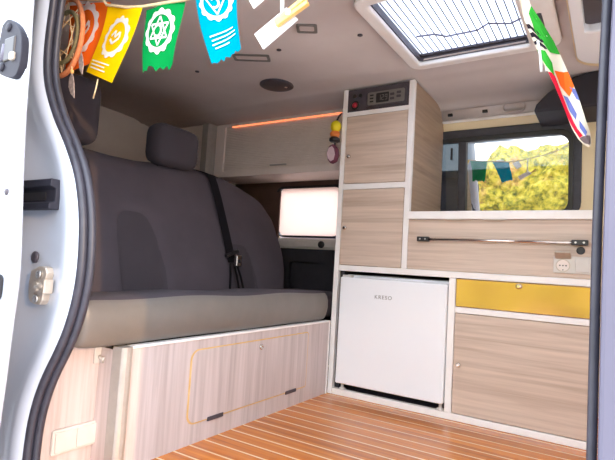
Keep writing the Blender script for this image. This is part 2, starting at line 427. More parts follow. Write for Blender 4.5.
bm = bmesh.new(); seg7(bm, .164, 1.199, .010, .022, 'bc'); seg7(bm, .178, 1.199, .010, .022, 'abged'); seg7(bm, .193, 1.199, .010, .022, 'abcdfg')
obj('digits', bm, 'lcd', cp)
s = obj('socket', disc(bmesh.new(), (.058, 0, 1.193), (0,-1,0), [(.019,0),(.019,.006),(.014,.008),(.013,.004)]), 'black', cp)
obj('socket_cap', disc(bmesh.new(), (.058, -.004, 1.193), (0,-1,0), [(.012,0),(.011,.004),(.004,.005)]), 'red', s)
for x in (.053, .079):
    obj('switch', disc(bmesh.new(), (x, 0, 1.233), (0,-1,0), [(.009,0),(.008,.006),(.004,.007)], 14), 'black', cp)

# ------------------------------------------------------------------ kitchen base unit
KW = .932
t = thing('kitchen_unit', (.62, .2, 0), 'low pale wood kitchen unit with bronze drawer, door and white edge profiles', 'cabinet')
bm = bmesh.new()
box(bm, .0215, KW, -.002, .02, 0, .024, .002)               # bottom rail
box(bm, .479, .504, -.002, .02, .024, .500, .002)           # stile right of the fridge
box(bm, .0215, KW, -.002, .02, .500, .5235, .002)           # rail above the fridge
box(bm, .504, KW, -.002, .02, .377, .398, .002)             # rail under the drawer
obj('frame', bm, 'edge', t)
bm = bmesh.new(); box(bm, .022, .04, .02, .39, .024, .50); box(bm, .485, .50, .02, .40, .024, .50); box(bm, .04, .485, .385, .395, .02, .50)
obj('carcass', bm, 'charcoal', t)
obj('side_panel', B(.914, KW-.001, .02, .41, 0, .712), 'wood_h', t)
obj('plinth_board', B(.022, .485, .02, .39, .003, .021), 'panel', t)
fp = obj('fascia_panel', B(TW+.001, KW, -.001, .018, .525, .711), 'wood_h', t)
dr = obj('drawer', B(.506, KW-.002, -.003, .3, .400, .498, bev=.0012), 'bronze', t); dr['label'] = 'polished bronze drawer front'
knob(.715, .486, dr, r=.009)
d = obj('door', B(.506, KW-.002, -.003, .014, .027, .375, bev=.0012), 'wood_h', t); knob(.526, .197, d)

wt = obj('worktop', B(TW+.0005, .937, -.014, .415, .7125, .7425, bev=.003), 'edge')
tag(wt, 'white edged worktop under the right window', 'worktop')
for x in (.462, .60):
    o = tag(obj('worktop_clip', B(x, x+.066, -.0165, -.008, .7085, .7115, bev=.001), 'steel'),
            'thin pale strip under the worktop edge, ' + ('nearer the tall cabinet' if x < .5 else 'further from the tall cabinet'), 'clip', 'strips under the worktop edge')

t = thing('towel_rail', (.64, -.01, .63), 'slim chrome towel rail with black end brackets on the kitchen fascia', 'rail')
bm = bmesh.new(); tube(bm, [(.372,-.017,.637),(.90,-.017,.637)], .0055, 10); obj('bar', bm, 'chrome', t)
for x0, x1 in ((.358, .402), (.868, .915)):
    e = obj('bracket', B(x0, x1, -.023, -.001, .629, .646, bev=.002), 'black', t)
    for x in (x0+.012, x1-.012): obj('screw', disc(bmesh.new(), (x, -.023, .6375), (0,-1,0), [(.0035,0),(.003,.0015)], 10), 'screw', e)

t = thing('power_outlet', (.872, -.01, .537), 'white double wall plate with open socket lid and blank switch', 'socket')
pl = obj('plate', prism(bmesh.new(), rrect(.817, .925, .538, .593, .004), fy(-.008), fy(-.001)), 'plastic', t, bev=.002)
obj('socket_ring', ring(bmesh.new(), [( .845+.021*math.cos(a), .563+.021*math.sin(a)) for a in lins(0, 2*PI, 23)[:-1]], [( .845+.018*math.cos(a), .563+.018*math.sin(a)) for a in lins(0, 2*PI, 23)[:-1]], fy(-.0105), fy(-.007)), 'steel', pl)
obj('socket_well', disc(bmesh.new(), (.845,-.0078,.563), (0,-1,0), [(.018,0),(.018,.0006)]), 'cabgrey', pl)
bm = bmesh.new()
for x in (.836, .845, .854): disc(bm, (x,-.0084,.563), (0,-1,0), [(.0024,0),(.0024,.0006)], 10)
disc(bm, (.845,-.0084,.549), (0,-1,0), [(.002,0),(.002,.0006)], 10)
obj('pin_holes', bm, 'black', pl)
bm = bmesh.new(); box(bm, .822, .868, -.040, -.008, .583, .590, .002); bmesh.ops.rotate(bm, verts=bm.verts, cent=(.845,-.008,.587), matrix=Matrix.Rotation(math.radians(-38), 3, 'X'))
obj('lid', bm, 'steel', t)
obj('switch', prism(bmesh.new(), rrect(.880, .920, .543, .588, .003), fy(-.0105), fy(-.007)), 'plastic', t, bev=.002)
o = obj('cable_grommet', disc(bmesh.new(), (.894,0,.613), (0,-1,0), [(.0125,0),(.0125,.004),(.009,.006),(.008,.002)]), 'black')
tag(o, 'small round black socket just below the right end of the towel rail', 'socket')

# ------------------------------------------------------------------ refrigerator
t = thing('refrigerator', (.26, .17, .022), 'small white refrigerator with closed door between wooden cabinets', 'fridge')
obj('body', B(.048, .475, .028, .36, .052, .486, bev=.004), 'fridge', t)
d = obj('door', B(.0405, .4765, -.016, .025, .050, .476, bev=.006), 'fridge', t)
tx = bpy.data.curves.new('badge', 'FONT'); tx.body = 'KRESO'; tx.size = .0205; tx.extrude = .0003; tx.space_character = 1.25; tx.align_x = 'CENTER'
o = bpy.data.objects.new('lettering', tx); COL.objects.link(o); bpy.context.view_layer.update()
me_ = bpy.data.meshes.new_from_object(o.evaluated_get(bpy.context.evaluated_depsgraph_get())); bpy.data.objects.remove(o)
o = bpy.data.objects.new('badge', me_); COL.objects.link(o); me_.materials.clear(); me_.materials.append(M['lcd']); o.parent = d
o.location = Vector((.232, -.0165, .400)) - ORG[d.name]; o.rotation_euler = (PI/2, 0, 0)
obj('top_hinge', B(.045, .085, -.006, .02, .476, .484, bev=.002), 'plastic', t)
for x in (.062, .462): 
    f = obj('foot', disc(bmesh.new(), (x, .012, .0225), (0,0,1), [(.014,0),(.014,.006),(.006,.010),(.006,.030)], 14), 'plastic', t)

# ------------------------------------------------------------------ bench base
t = thing('storage_box', (-.2, -.5, 0), 'pale wood seat box with rounded hatch under the bench seat', 'bench box')
bm = bmesh.new(); box(bm, -.018, 0, -.985, -.009, 0, .287); obj('front_panel', bm, 'wood_z', t)
hp = [(y, z) for y, z in rrect(-.785, -.172, .054, .261, (.03,.012,.012,.03), 8)]
fx = lambda x: (lambda y, z: (x, y, z))
hi = [(y, z) for y, z in rrect(-.779, -.176, .058, .257, (.026,.01,.01,.026), 8)]
h = obj('hatch_door', prism(bmesh.new(), hi, fx(-.01), fx(.0022)), 'wood_z', t, bev=.0006)
obj('ply_edge', ring(bmesh.new(), hp, hi, fx(-.002), fx(.0012)), 'ply', h)
obj('keyhole', disc(bmesh.new(), (.002, -.470, .236), (1,0,0), [(.009,0),(.009,.004),(.006,.006),(.003,.003)], 16), 'chrome', h)
for y in (-.670, -.275): obj('hinge', B(.0, .005, y-.033, y+.033, .050, .062, bev=.001), 'panel', h)
bm = bmesh.new()
prism(bm, [(-.03,-1.015),(0.002,-1.015),(.0065,-1.011),(.010,-1.004),(.011,-.996),(.009,-.988),(.004,-.984),(-.03,-.984)], lambda x, y: (x, y, 0), lambda x, y: (x, y, .293))
obj('corner_trim', bm, 'alu', t, bev=.001)
obj('top_trim', B(-.02, .003, -.984, -.009, .287, .2935, bev=.001), 'edge', t)
obj('end_panel', B(-.085, -.03, -1.013, -.995, 0, .284), 'wood_z', t)
obj('recessed_panel', B(-.10, -.082, -1.165, -1.0, 0, .290), 'wood_z', t)
obj('top_board', B(-.5, -.02, -.99, -.01, .270, .2855), 'charcoal', t)
obj('end_trim', B(-.004, .0035, -.016, -.009, 0, .29, bev=.001), 'edge', t)

t = thing('switch_plate', (-.08, -1.06, .05), 'white double switch plate low on the wood beside the bench', 'switch')
pl = obj('plate', prism(bmesh.new(), rrect(-1.119, -1.006, .052, .108, .004), fx(-.082), fx(-.074)), 'plastic', t, bev=.002)
for y in (-1.113, -1.060): obj('rocker', prism(bmesh.new(), rrect(y, y+.050, .057, .103, .003), fx(-.075), fx(-.0705)), 'plastic', pl, bev=.0015)
t = thing('coat_hook', (-.079, -1.005, .25), 'small white hook under the near end of the seat cushion', 'hook')
obj('plate', B(-.0815, -.076, -1.030, -1.004, .245, .2855, bev=.002), 'plastic', t)
bm = bmesh.new(); tube(bm, [(-.077,-1.017,.262),(-.068,-1.017,.258),(-.062,-1.017,.251),(-.062,-1.017,.262)], .004, 8); obj('peg', bm, 'plastic', t)

# ------------------------------------------------------------------ bench seat
SEAT = thing('passenger_bench', (-.25, -.5, .295), 'long charcoal van bench seat with grey vinyl front edge', 'seat')
# cushion: a cross-section swept along the van's width
sec = [(-.45,.295),(-.03,.2936),(-.012,.2945),(-.002,.315),(.004,.345),(.003,.375),(-.003,.397),(-.012,.408),(-.03,.4145),(-.07,.4155),(-.18,.409),(-.30,.400),(-.40,.393),(-.45,.39)]
def cushion(bm, y0, y1, ny=36):
    rows = []
    for i in range(ny+1):
        t = i/ny; y = y0 + (y1-y0)*t
        e = min(t, 1-t)*(y1-y0); k = min(1, e/.05); sq = 1-(1-k)**2
        row = []
        for (x, z) in sec:
            zz = .36 + (z-.36)*(.86+.14*sq); xx = -.25 + (x+.25)*(.95+.05*sq)
            zz += .003*math.sin(y*14+x*6)*(1 if z > .38 else .2)
            row.append(bm.verts.new((xx, y, zz)))
        rows.append(row)
    n = len(sec)
    for a, b in zip(rows, rows[1:]):
        for k in range(n):
            f = bm.faces.new((a[k], a[(k+1)%n], b[(k+1)%n], b[k])); f.smooth = True
            f.material_index = 1 if k in (1,2,3,4,5,6) else 0
    bm.faces.new(rows[0]).material_index = 1; bm.faces.new(rows[-1][::-1])
bm = bmesh.new(); cushion(bm, -1.135, -.004)
c = obj('seat_cushion', bm, ['seat', 'vinyl'], SEAT, subs=1); c['label'] = 'flat cushion of dark cloth with grey vinyl front'
obj('side_cushion', B(-.45, -.02, .004, .395, .300, .388, bev=.02), 'seat', SEAT)

# backrest: outline in (y, z), leaning back; front face is padded
def back_x(z): return -.335 - (z-.38)*.385
OUT_TOP = [(-1.16,.86),(-1.0,.872),(-.83,.872),(-.70,.868),(-.58,.872),(-.47,.889),(-.35,.905),(-.20,.905),(-.08,.893),(.03,.868),(.11,.842),(.16,.815)]
def top_at(y):
    for (a, za), (b, zb) in zip(OUT_TOP, OUT_TOP[1:]):
        if a <= y <= b: return za + (zb-za)*(y-a)/(b-a)
    return OUT_TOP[0][1] if y < OUT_TOP[0][0] else OUT_TOP[-1][1]
def edge_y(s):                                # far edge of the backrest for height s 0..1
    return .175 + .065*math.sin(min(1, s*1.15)*PI*.75) - .20*max(0, s-.80)**1.3*3
def bump_at(y, z):
    b = 0
    for c0, w, zt in ((-.67, .11, .68), (-.135, .09, .60)):
        q = abs(y-c0)/w; r = max(0, (z-(zt-.10))/.12)
        dd = math.sqrt(q*q + r*r)
        b -= .012*max(0, 1-max(0, dd-.75)/.25) if dd < 1 else 0
    return b
bm = bmesh.new(); NY, NZ = 60, 26
front, rear = [], []
for i in range(NY+1):
    u = i/NY; fr, rr = [], []
    for j in range(NZ+1):
        s = j/NZ
        ye = edge_y(s); y = -1.15 + (ye+1.15)*u
        z = .372 + (top_at(min(y, .16))-.372)*s
        e = min(1, (1-u)*(ye+1.15)/.07); e2 = min(1, (1-s)*(.5)/.05)
        rnd = (1-(1-e)**2)*(1-(1-e2)**2)
        x = back_x(z) - .05*(1-rnd) + bump_at(y, z)*rnd + .02*math.sin(min(1, s*1.6)*PI)*.5
        fr.append(bm.verts.new((x, y, z))); rr.append(bm.verts.new((back_x(z)-.11, y, z)))
    front.append(fr); rear.append(rr)
for g, flip in ((front, 0), (rear, 1)):
    for i in range(NY):
        for j in range(NZ):
            q = (g[i][j], g[i+1][j], g[i+1][j+1], g[i][j+1]); bm.faces.new(q[::-1] if flip else q).smooth = True
for i in range(NY):
    bm.faces.new((front[i][NZ], front[i+1][NZ], rear[i+1][NZ], rear[i][NZ])).smooth = True
    bm.faces.new((front[i][0], rear[i][0], rear[i+1][0], front[i+1][0]))
for j in range(NZ):
    bm.faces.new((front[NY][j], rear[NY][j], rear[NY][j+1], front[NY][j+1])).smooth = True
    bm.faces.new((front[0][j], front[0][j+1], rear[0][j+1], rear[0][j]))
bk = obj('backrest', bm, 'seat', SEAT)
def pad(y0, y1, z0, z1, rt, skew):            # darker lumbar inset following the backrest face
    bm = bmesh.new(); pts = []
    nu, nv = 16, 16; g = []
    for i in range(nu+1):
        row = []
        for j in range(nv+1):
            u, v = i/nu, j/nv
            top = z0 + (z1-z0)*math.sqrt(max(0, 1-(2*u-1)**4*.9))
            z = z0 + (top-z0)*v; y = y0 + (y1-y0)*u + skew*v
            row.append(bm.verts.new((back_x(z) + bump_at(y, z) + .02*math.sin(min(1, (z-.372)/.5*1.6)*PI)*.5 + .0025, y, z)))
        g.append(row)
    for i in range(nu):
        for j in range(nv): bm.faces.new((g[i][j], g[i+1][j], g[i+1][j+1], g[i][j+1])).smooth = True
    return obj('lumbar_pad', bm, 'seatdark', bk)
pad(-.765, -.575, .383, .665, 0, .0)
pad(-.21, -.06, .383, .585, 0, .0)

def headrest(y, x, z, w, h):
    bm = bmesh.new(); box(bm, x-.055, x+.055, y-w/2, y+w/2, z, z+h, .045, 5)
    for f in bm.faces: f.smooth = True
    r = obj('headrest', bm, 'seatdark', SEAT)
    for q in (-w*.25, w*.25): obj('post', tube(bmesh.new(), [(x-.01, y+q, z+.02), (x-.04, y+q, z-.06)], .006, 8), 'black', r)
    return r
headrest(-.915, -.535, .868, .25, .225)
headrest(-.437, -.535, .872, .225, .165)
# belt: webbing over the backrest, tongue and buckle
bm = bmesh.new()
def bx(z): return back_x(z) + .012
zz = [.903, .88, .84, .78, .70, .62, .55, .505]; yy = [-.236, -.234, -.227, -.222, -.220, -.219, -.220, -.220]
prev = None
for z, y in zip(zz, yy):
    a = bm.verts.new((bx(z)+(-.06 if z > .9 else .006), y-.024, z)); b_ = bm.verts.new((bx(z)+(-.06 if z > .9 else .006), y+.024, z))
    if prev: bm.faces.new((prev[0], prev[1], b_, a))
    prev = (a, b_)
obj('belt_webbing', bm, 'belt', SEAT, solid=.002)
bm = bmesh.new()
for y, dy in ((-.240, -.035), (-.217, .0), (-.200, .012)): tube(bm, [(bx(.50)+.012, y, .50), (bx(.45)+.014, y+dy*.5, .45), (bx(.40)+.012, y+dy, .392)], .0045, 6)
obj('buckle_strap', bm, 'belt', SEAT)
bm = bmesh.new(); box(bm, bx(.52)+.004, bx(.52)+.02, -.265, -.185, .538, .552, .004); bmesh.ops.rotate(bm, verts=bm.verts, cent=(bx(.52), -.22, .545), matrix=Matrix.Rotation(.35, 3, 'X')); obj('belt_guide', bm, 'black', SEAT)
bt = obj('buckle', B(bx(.49)+.016, bx(.49)+.034, -.232, -.198, .490, .538, bev=.004), 'chrome', SEAT); bt['label'] = 'metal belt tongue'
obj('buckle_slot', B(bx(.49)+.033, bx(.49)+.0355, -.223, -.207, .506, .520), 'black', bt)

# ------------------------------------------------------------------ overhead locker
t = thing('overhead_locker', (-.46, .31, .965), 'grey overhead locker with roller shutter above the left window', 'locker')
bm = bmesh.new(); ring(bm, rrect(-.912, -.003, .966, 1.264, .004), rrect(-.848, -.10, .998, 1.248, .006), fy(.2), fy(.222)); obj('face_frame', bm, 'cabgrey', t, bev=.002)
bm = bmesh.new()
box(bm, -.912, -.003, .222, .43, .966, .978); box(bm, -.912, -.9, .222, .36, .978, 1.256); box(bm, -.015, -.003, .222, .36, .978, 1.256)
obj('carcass', bm, 'cabgrey', t)
bm = bmesh.new(); ns = 26
for k in range(ns):
    z = .999 + k*(.248/ns); h = .248/ns
    prism(bm, [(0,0),(-.0022,h*.12),(-.0030,h*.5),(-.0022,h*.85),(0,h*.94),(.004,h*.94),(.004,0)], lambda a, b: (-.847, .212+a, z+b), lambda a, b: (-.10, .212+a, z+b))
sh = obj('roller_shutter', bm, 'cabgrey', t)
obj('handle', B(-.525, -.425, .199, .2105, 1.012, 1.019, bev=.002), 'alu', sh)
obj('led_strip', B(-.80, -.12, .202, .2085, 1.2405, 1.2475), 'led', t)['label'] = 'glowing orange light strip'  # orange emissive strip along the top of the shutter
obj('end_post', B(-.958, -.914, .135, .40, .955, 1.262, bev=.003), 'alu', t)
t2 = thing('rear_locker', (-1.13, .3, .86), 'taupe locker end panel behind the second headrest', 'locker')
obj('front_panel', B(-1.329, -.96, .15, .17, .80, 1.259), 'cabgrey', t2)
obj('bottom_board', B(-1.329, -.96, .17, .43, .80, .815), 'cabgrey', t2)
bm = bmesh.new()
for k in range(9): box(bm, -1.075, -.992, .146, .151, 1.03+k*.018, 1.04+k*.018)
obj('louvre', bm, 'rearpanel', t2)

# ------------------------------------------------------------------ ceiling fittings
def ceil_z(y):
    for (a, za), (b, zb) in zip(prof, prof[1:]):
        if a <= y <= b: return za + (zb-za)*(y-a)/(b-a) - .006
    return 1.26
o = thing('loudspeaker', (-.268, -.124, 1.28), 'round dark speaker grille in the ceiling', 'speaker')
z = ceil_z(-.124)
obj('grille', disc(bmesh.new(), (-.268, -.124, z), (0,0,-1), [(.074,-.002),(.074,.003),(.066,.006),(.001,.007)], 32), 'panel', o)
obj('badge', disc(bmesh.new(), (-.235, -.10, z-.006), (0,0,-1), [(.007,0),(.006,.002)], 12), 'cabgrey', o)
for (x, y, a, lab) in ((-.19, -.395, .5, 'small grey framed ceiling lamp left of the white card'), (.125, -.50, .5, 'small grey framed ceiling lamp behind the wooden peg')):
    z = ceil_z(y)
    o = thing('ceiling_lamp', (x, y, z), lab, 'lamp', 'small ceiling lamps')
    R_ = Matrix.Rotation(a, 3, 'Z')
    def fl_(zz): return lambda p, q: tuple(R_ @ Vector((p, q, 0)) + Vector((x, y, zz)))
    L_ = .07 if x < 0 else .034
    obj('frame', ring(bmesh.new(), rrect(-L_, L_, -.028, .028, .008), rrect(-L_+.01, L_-.01, -.019, .019, .005), fl_(z-.005), fl_(z+.004)), 'lcd', o)
    obj('lens', prism(bmesh.new(), rrect(-L_+.009, L_-.009, -.02, .02, .005), fl_(z-.002), fl_(z+.003)), 'headliner', o)
for x, y, lab in ((.26, -.382, 'dark button on the ceiling beside the skylight'), (-.49, -.381, 'dark button on the ceiling under the turquoise pennant'), (-.055, -.405, 'dark button on the ceiling near the small framed lamp')):
    tag(obj('ceiling_button', disc(bmesh.new(), (x, y, ceil_z(y)), (0,0,-1), [(.009,-.002),(.009,.003),(.004,.005)], 12), 'panel'), lab, 'button', 'ceiling buttons')
# cove fittings
for x, lab in ((.353, 'small black clip on the cove nearest the tall cabinet'), (.503, 'small black clip on the cove beside the grab handle')):
    tag(obj('headliner_clip', B(x-.011, x+.011, .352, .368, 1.218, 1.236, bev=.002), 'black'), lab, 'clip', 'black clips on the cove')
t = thing('grab_handle', (.62, .36, 1.21), 'folded grey grab handle on the cove above the right window', 'handle')
obj('grip', ring(bmesh.new(), rrect(.578, .664, 1.206, 1.248, .016), rrect(.582, .660, 1.210, 1.244, .013), fy(.344), fy(.362)), 'headliner', t, bev=.003)
t = thing('roof_console', (.85, .25, 1.17), 'black angular roof console in front of the right window', 'console')
bm = bmesh.new()
prism(bm, [(.722,1.135),(.73,1.164),(.769,1.205),(.85,1.250),(.90,1.262),(1.25,1.262),(1.25,1.135)], fy(.16), fy(.372)); obj('housing', bm, 'purplish', t, bev=.008)
t = thing('cab_roof_shelf', (1.0, -.15, 1.2), 'rounded white moulding around a dark roof hatch, top right', 'moulding')
obj('outer_band', ring(bmesh.new(), rrect(.866, 1.30, -.70, .130, .11, 10), rrect(.874, 1.28, -.68, .090, .095, 10), flat(1.258), flat(1.287)), 'cream', t, bev=.004)
obj('inner_frame', ring(bmesh.new(), rrect(.870, 1.28, -.68, .09, .095, 10), rrect(.902, 1.25, -.64, -.17, .02, 10), flat(1.252), flat(1.285)), 'fridge', t, bev=.006)
obj('dark_recess', prism(bmesh.new(), rrect(.898, 1.254, -.645, -.165, .02, 10), flat(1.278), flat(1.284)), 'panel', t)

# ------------------------------------------------------------------ hanging keepsake on the tall cabinet's edge
t = thing('key_lanyard', (-.028, -.02, .93), 'lanyard with yellow ball and maroon pouch hanging on the tall cabinet', 'lanyard')
bm = bmesh.new(); tube(bm, [(-.002,-.006,1.165),(-.012,-.012,1.15),(-.018,-.018,1.13),(-.018,-.02,1.06),(-.02,-.02,1.02)], .004, 6); obj('cord', bm, 'black', t)
obj('ball', sph(bmesh.new(), (-.019,-.02,1.105), .024,.022,.026), 'ball', t)
obj('foam_float', sph(bmesh.new(), (-.022,-.02,1.072), .022,.02,.018), 'orangep', t)
obj('band', disc(bmesh.new(), (-.022,-.02,1.038), (0,0,1), [(.016,0),(.023,.006),(.023,.016),(.014,.022)], 14), 'black', t)
bm = bmesh.new(); prism(bm, [(-.052,.99),(-.045,.962),(-.03,.945),(-.008,.952),(.002,.98),(-.004,1.01),(-.022,1.03),(-.043,1.02)], fy(-.034), fy(-.008)); p = obj('pouch', bm, 'maroon', t, bev=.006)
bm = bmesh.new(); prism(bm, [(-.047,.988),(-.04,.966),(-.028,.953),(-.013,.960),(-.008,.982),(-.014,1.006),(-.024,1.018),(-.039,1.012)], fy(-.0365), fy(-.033)); obj('pouch_front', bm, 'pinkgrey', p, bev=.001)

# ------------------------------------------------------------------ bunting
G = thing('pennant_garland', (.05, -1.08, .9), 'string of orange, yellow, green and turquoise pennants with white emblems', 'bunting')
def quadmap(tl, tr, br, bl, y=-1.08, wav=.004, ph=0):
    tl, tr, br, bl = map(Vector, (tl, tr, br, bl))
    def f(u, v, d=0):                          # v 0 at the top
        p = tl*(1-u)*(1-v) + tr*u*(1-v) + br*u*v + bl*(1-u)*v
        return (p.x, y - d + wav*math.sin(u*5+v*2.2+ph) + .004*math.sin(v*4+ph), p.y)
    return f
def emblem(f, parent, cu, cv, r, ar, kind):
    bm = bmesh.new(); n = 60
    def P(rr, a): return f(cu + rr*math.cos(a), cv + rr*math.sin(a)*ar, .0022)
    def strip(ra, rb):
        A = [bm.verts.new(P(ra(a), a)) for a in [2*PI*k/n for k in range(n)]]; C = [bm.verts.new(P(rb(a), a)) for a in [2*PI*k/n for k in range(n)]]
        for k in range(n): bm.faces.new((A[k], A[(k+1)%n], C[(k+1)%n], C[k]))
    strip(lambda a: r*(.86+.14*abs(math.cos(a*6))), lambda a: r*.70)
    def seg(p, q, w=.02):
        p, q = Vector(p), Vector(q); d = (q-p).normalized(); nn = Vector((-d.y, d.x))*w/2
        vs = [bm.verts.new(f(cu+z.x*r, cv+z.y*r*ar, .0022)) for z in (p+nn/r, q+nn/r, q-nn/r, p-nn/r)]
        bm.faces.new(vs)
    tri = lambda a0, k=.62: [(k*math.cos(a0+i*2*PI/3), k*math.sin(a0+i*2*PI/3)) for i in range(3)]
    tris = {'star': [tri(PI/2), tri(-PI/2)], 'down': [tri(PI/2)], 'none': []}[kind]
    for T in tris:
        for i in range(3): seg(T[i], T[(i+1)%3], .035)
    curl = [(.22*math.cos(a)-.05, .24*math.sin(a)*1.1) for a in lins(-2.4, 2.2, 8)] if kind != 'none' else [(-.35,-.05),(-.1,-.3),(0,0),(.3,-.25),(.38,0),(.0,.3),(-.35,.12)]
    for p, q in zip(curl, curl[1:]): seg(p, q, .05)
    if kind == 'down':
        pass
    return obj('emblem', bm, 'whitecloth', parent)
def pennant(corners, mat, em, lab, ragged=0, ph=0, y=-1.08, lines=None):
    f = quadmap(*corners, y=y, ph=ph)
    bm = bmesh.new(); nu, nv = 14, 16
    rag = [random.uniform(-ragged, ragged) for _ in range(nu+1)]
    g = [[bm.verts.new(f(i/nu, j/nv*(1+(rag[i] if j == nv else 0)))) for j in range(nv+1)] for i in range(nu+1)]
    for i in range(nu):
        for j in range(nv): bm.faces.new((g[i][j], g[i+1][j], g[i+1][j+1], g[i][j+1])).smooth = True
    p = obj('pennant', bm, mat, G); p['label'] = lab
    if em: emblem(f, p, *em)
    if lines:
        bm = bmesh.new()
        for (u0, u1, v0, v1) in lines:
            for q in range(9):
                a, b_ = q/10+.0, q/10+.13; fa, fb = (u0+(u1-u0)*a, v0+(v1-v0)*a), (u0+(u1-u0)*b_, v0+(v1-v0)*b_)
                bm.faces.new([bm.verts.new(f(u, v, .0024)) for u, v in (fa, fb, (fb[0], fb[1]+.018), (fa[0], fa[1]+.018))])
        obj('script_lines', bm, 'whitecloth', p)
    return p
pennant(((-.29,1.185),(-.098,1.145),(-.137,1.0),(-.26,.975)), 'orange', (.5,.40,.36,1.2,'none'), 'orange pennant', ph=1, y=-1.062)
pennant(((-.083,1.122),(.058,1.086),(-.034,.919),(-.139,.963)), 'yellow', (.56,.43,.38,.80,'none'), 'yellow pennant', ph=.4, lines=[(.1,.8,.80,.80),(.12,.7,.85,.85),(.14,.75,.90,.90)])
pennant(((.060,1.080),(.190,1.068),(.172,.925),(.082,.925)), 'green', (.50,.42,.40,.92,'star'), 'green pennant with frayed lower edge', ragged=.07, ph=2)
pennant(((.225,1.066),(.338,1.052),(.364,.927),(.289,.910)), 'cyan', (.52,.17,.42,.72,'down'), 'turquoise pennant', ragged=.03, ph=3, lines=[(.2,.9,.66,.60),(.22,.95,.72,.66),(.2,.95,.78,.72),(.25,.7,.83,.80)])
bm = bmesh.new(); tube(bm, [(-.42,-1.075,1.19),(-.29,-1.078,1.188),(-.19,-1.08,1.166),(-.098,-1.08,1.140),(-.083,-1.08,1.124),(0,-1.08,1.098),(.058,-1.08,1.086),(.12,-1.08,1.078),(.19,-1.08,1.069),(.28,-1.08,1.062),(.34,-1.08,1.056),(.42,-1.08,1.062),(.55,-1.085,1.085),(.7,-1.10,1.13),(.82,-1.13,1.19)], .0035, 8); obj('string', bm, 'cord', G)
bm = bmesh.new(); tube(bm, [(-.088,-1.082,.936),(-.092,-1.082,.915),(-.1,-1.082,.889)], .0017, 6); obj('loose_thread', bm, 'cord', G)

# dream catcher
t = thing('dream_catcher', (-.22, -1.05, .93), 'orange hoop dream catcher with feather beside the yellow pennant', 'ornament')
cx, cz = -.232, 1.066
circ = lambda r, n=28, sq=1.25: [(cx + r*.92*math.cos(a), -1.092, cz + r*sq*math.sin(a)) for a in lins(0, 2*PI, n)]
bm = bmesh.new(); tube(bm, circ(.082), .0065, 8, False); obj('hoop', bm, 'hoop', t)
bm = bmesh.new(); tube(bm, circ(.062, 28, 1.1), .006, 8, False); obj('leaf_ring', bm, 'web', t)
bm = bmesh.new()
for k in range(8):
    a = 2*PI*k/8; b2 = a + 2*PI*3/8
    tube(bm, [(cx+.07*math.cos(a), -1.092, cz+.095*math.sin(a)), (cx+.07*math.cos(b2), -1.092, cz+.095*math.sin(b2))], .0014, 5)
obj('web', bm, 'cord', t)
bm = bmesh.new(); tube(bm, [(-.186,-1.094,.985),(-.182,-1.094,.965)], .0018, 6); obj('cord', bm, 'cord', t)
obj('bead', sph(bmesh.new(), (-.182,-1.094,.966), .005,.005,.006, 8), 'peg', t)
bm = bmesh.new(); prism(bm, [(-.182,.962),(-.190,.950),(-.190,.928),(-.178,.908),(-.160,.894),(-.163,.912),(-.168,.935),(-.174,.952)], fy(-1.095), fy(-1.093)); obj('feather', bm, 'feather', t)
bm = bmesh.new(); prism(bm, [(-.150,1.01),(-.158,.99),(-.150,.965),(-.138,.952),(-.136,.975),(-.142,.995)], fy(-1.094), fy(-1.092)); obj('feather', bm, 'feather', t)
bm = bmesh.new(); tube(bm, [(cx, -1.092, cz+.1), (cx+.02, -1.085, 1.19)], .002, 6); obj('hanging_cord', bm, 'cord', t)

# card on a peg
t = thing('hanging_card', (.44, -1.08, .92), 'blank white card pegged to a white cord below the ceiling', 'card')
bm = bmesh.new(); prism(bm, [(.396,.949),(.420,.915),(.495,.956),(.468,.985)], fy(-1.081), fy(-1.0785)); obj('card', bm, 'paper', t)
bm = bmesh.new(); tube(bm, [(.461,-1.083,.972),(.459,-1.083,1.0),(.462,-1.08,1.066)], .0038, 6); obj('cord', bm, 'paper', t)
t = thing('clothes_peg', (.48, -1.085, .96), 'wooden clothes peg gripping the white card', 'peg')
def peg_half(off, d):
    bm = bmesh.new(); box(bm, -.036, .036, -.0045, .0045, -.004+off, .004+off, .0012)
    bmesh.ops.rotate(bm, verts=bm.verts, cent=(0,0,0), matrix=Matrix.Rotation(-.42+d, 3, 'Y')); bmesh.ops.translate(bm, verts=bm.verts, vec=(.485,-1.0885,.968)); return bm
obj('jaw', peg_half(.0045, -.03), 'peg', t); obj('jaw', peg_half(-.0045, .03), 'peg', t)
bm = bmesh.new(); tube(bm, [(.482,-1.095,.966),(.482,-1.082,.966)], .0055, 10); obj('spring', bm, 'chrome', t)
bm = bmesh.new(); prism(bm, [(.36,1.045),(.376,1.022),(.390,1.001),(.424,1.018),(.402,1.06)], fy(-1.0815), fy(-1.0795))
tag(obj('hanging_card', bm, 'paper'), 'second white card whose corner shows at the top edge right of the turquoise pennant', 'card')

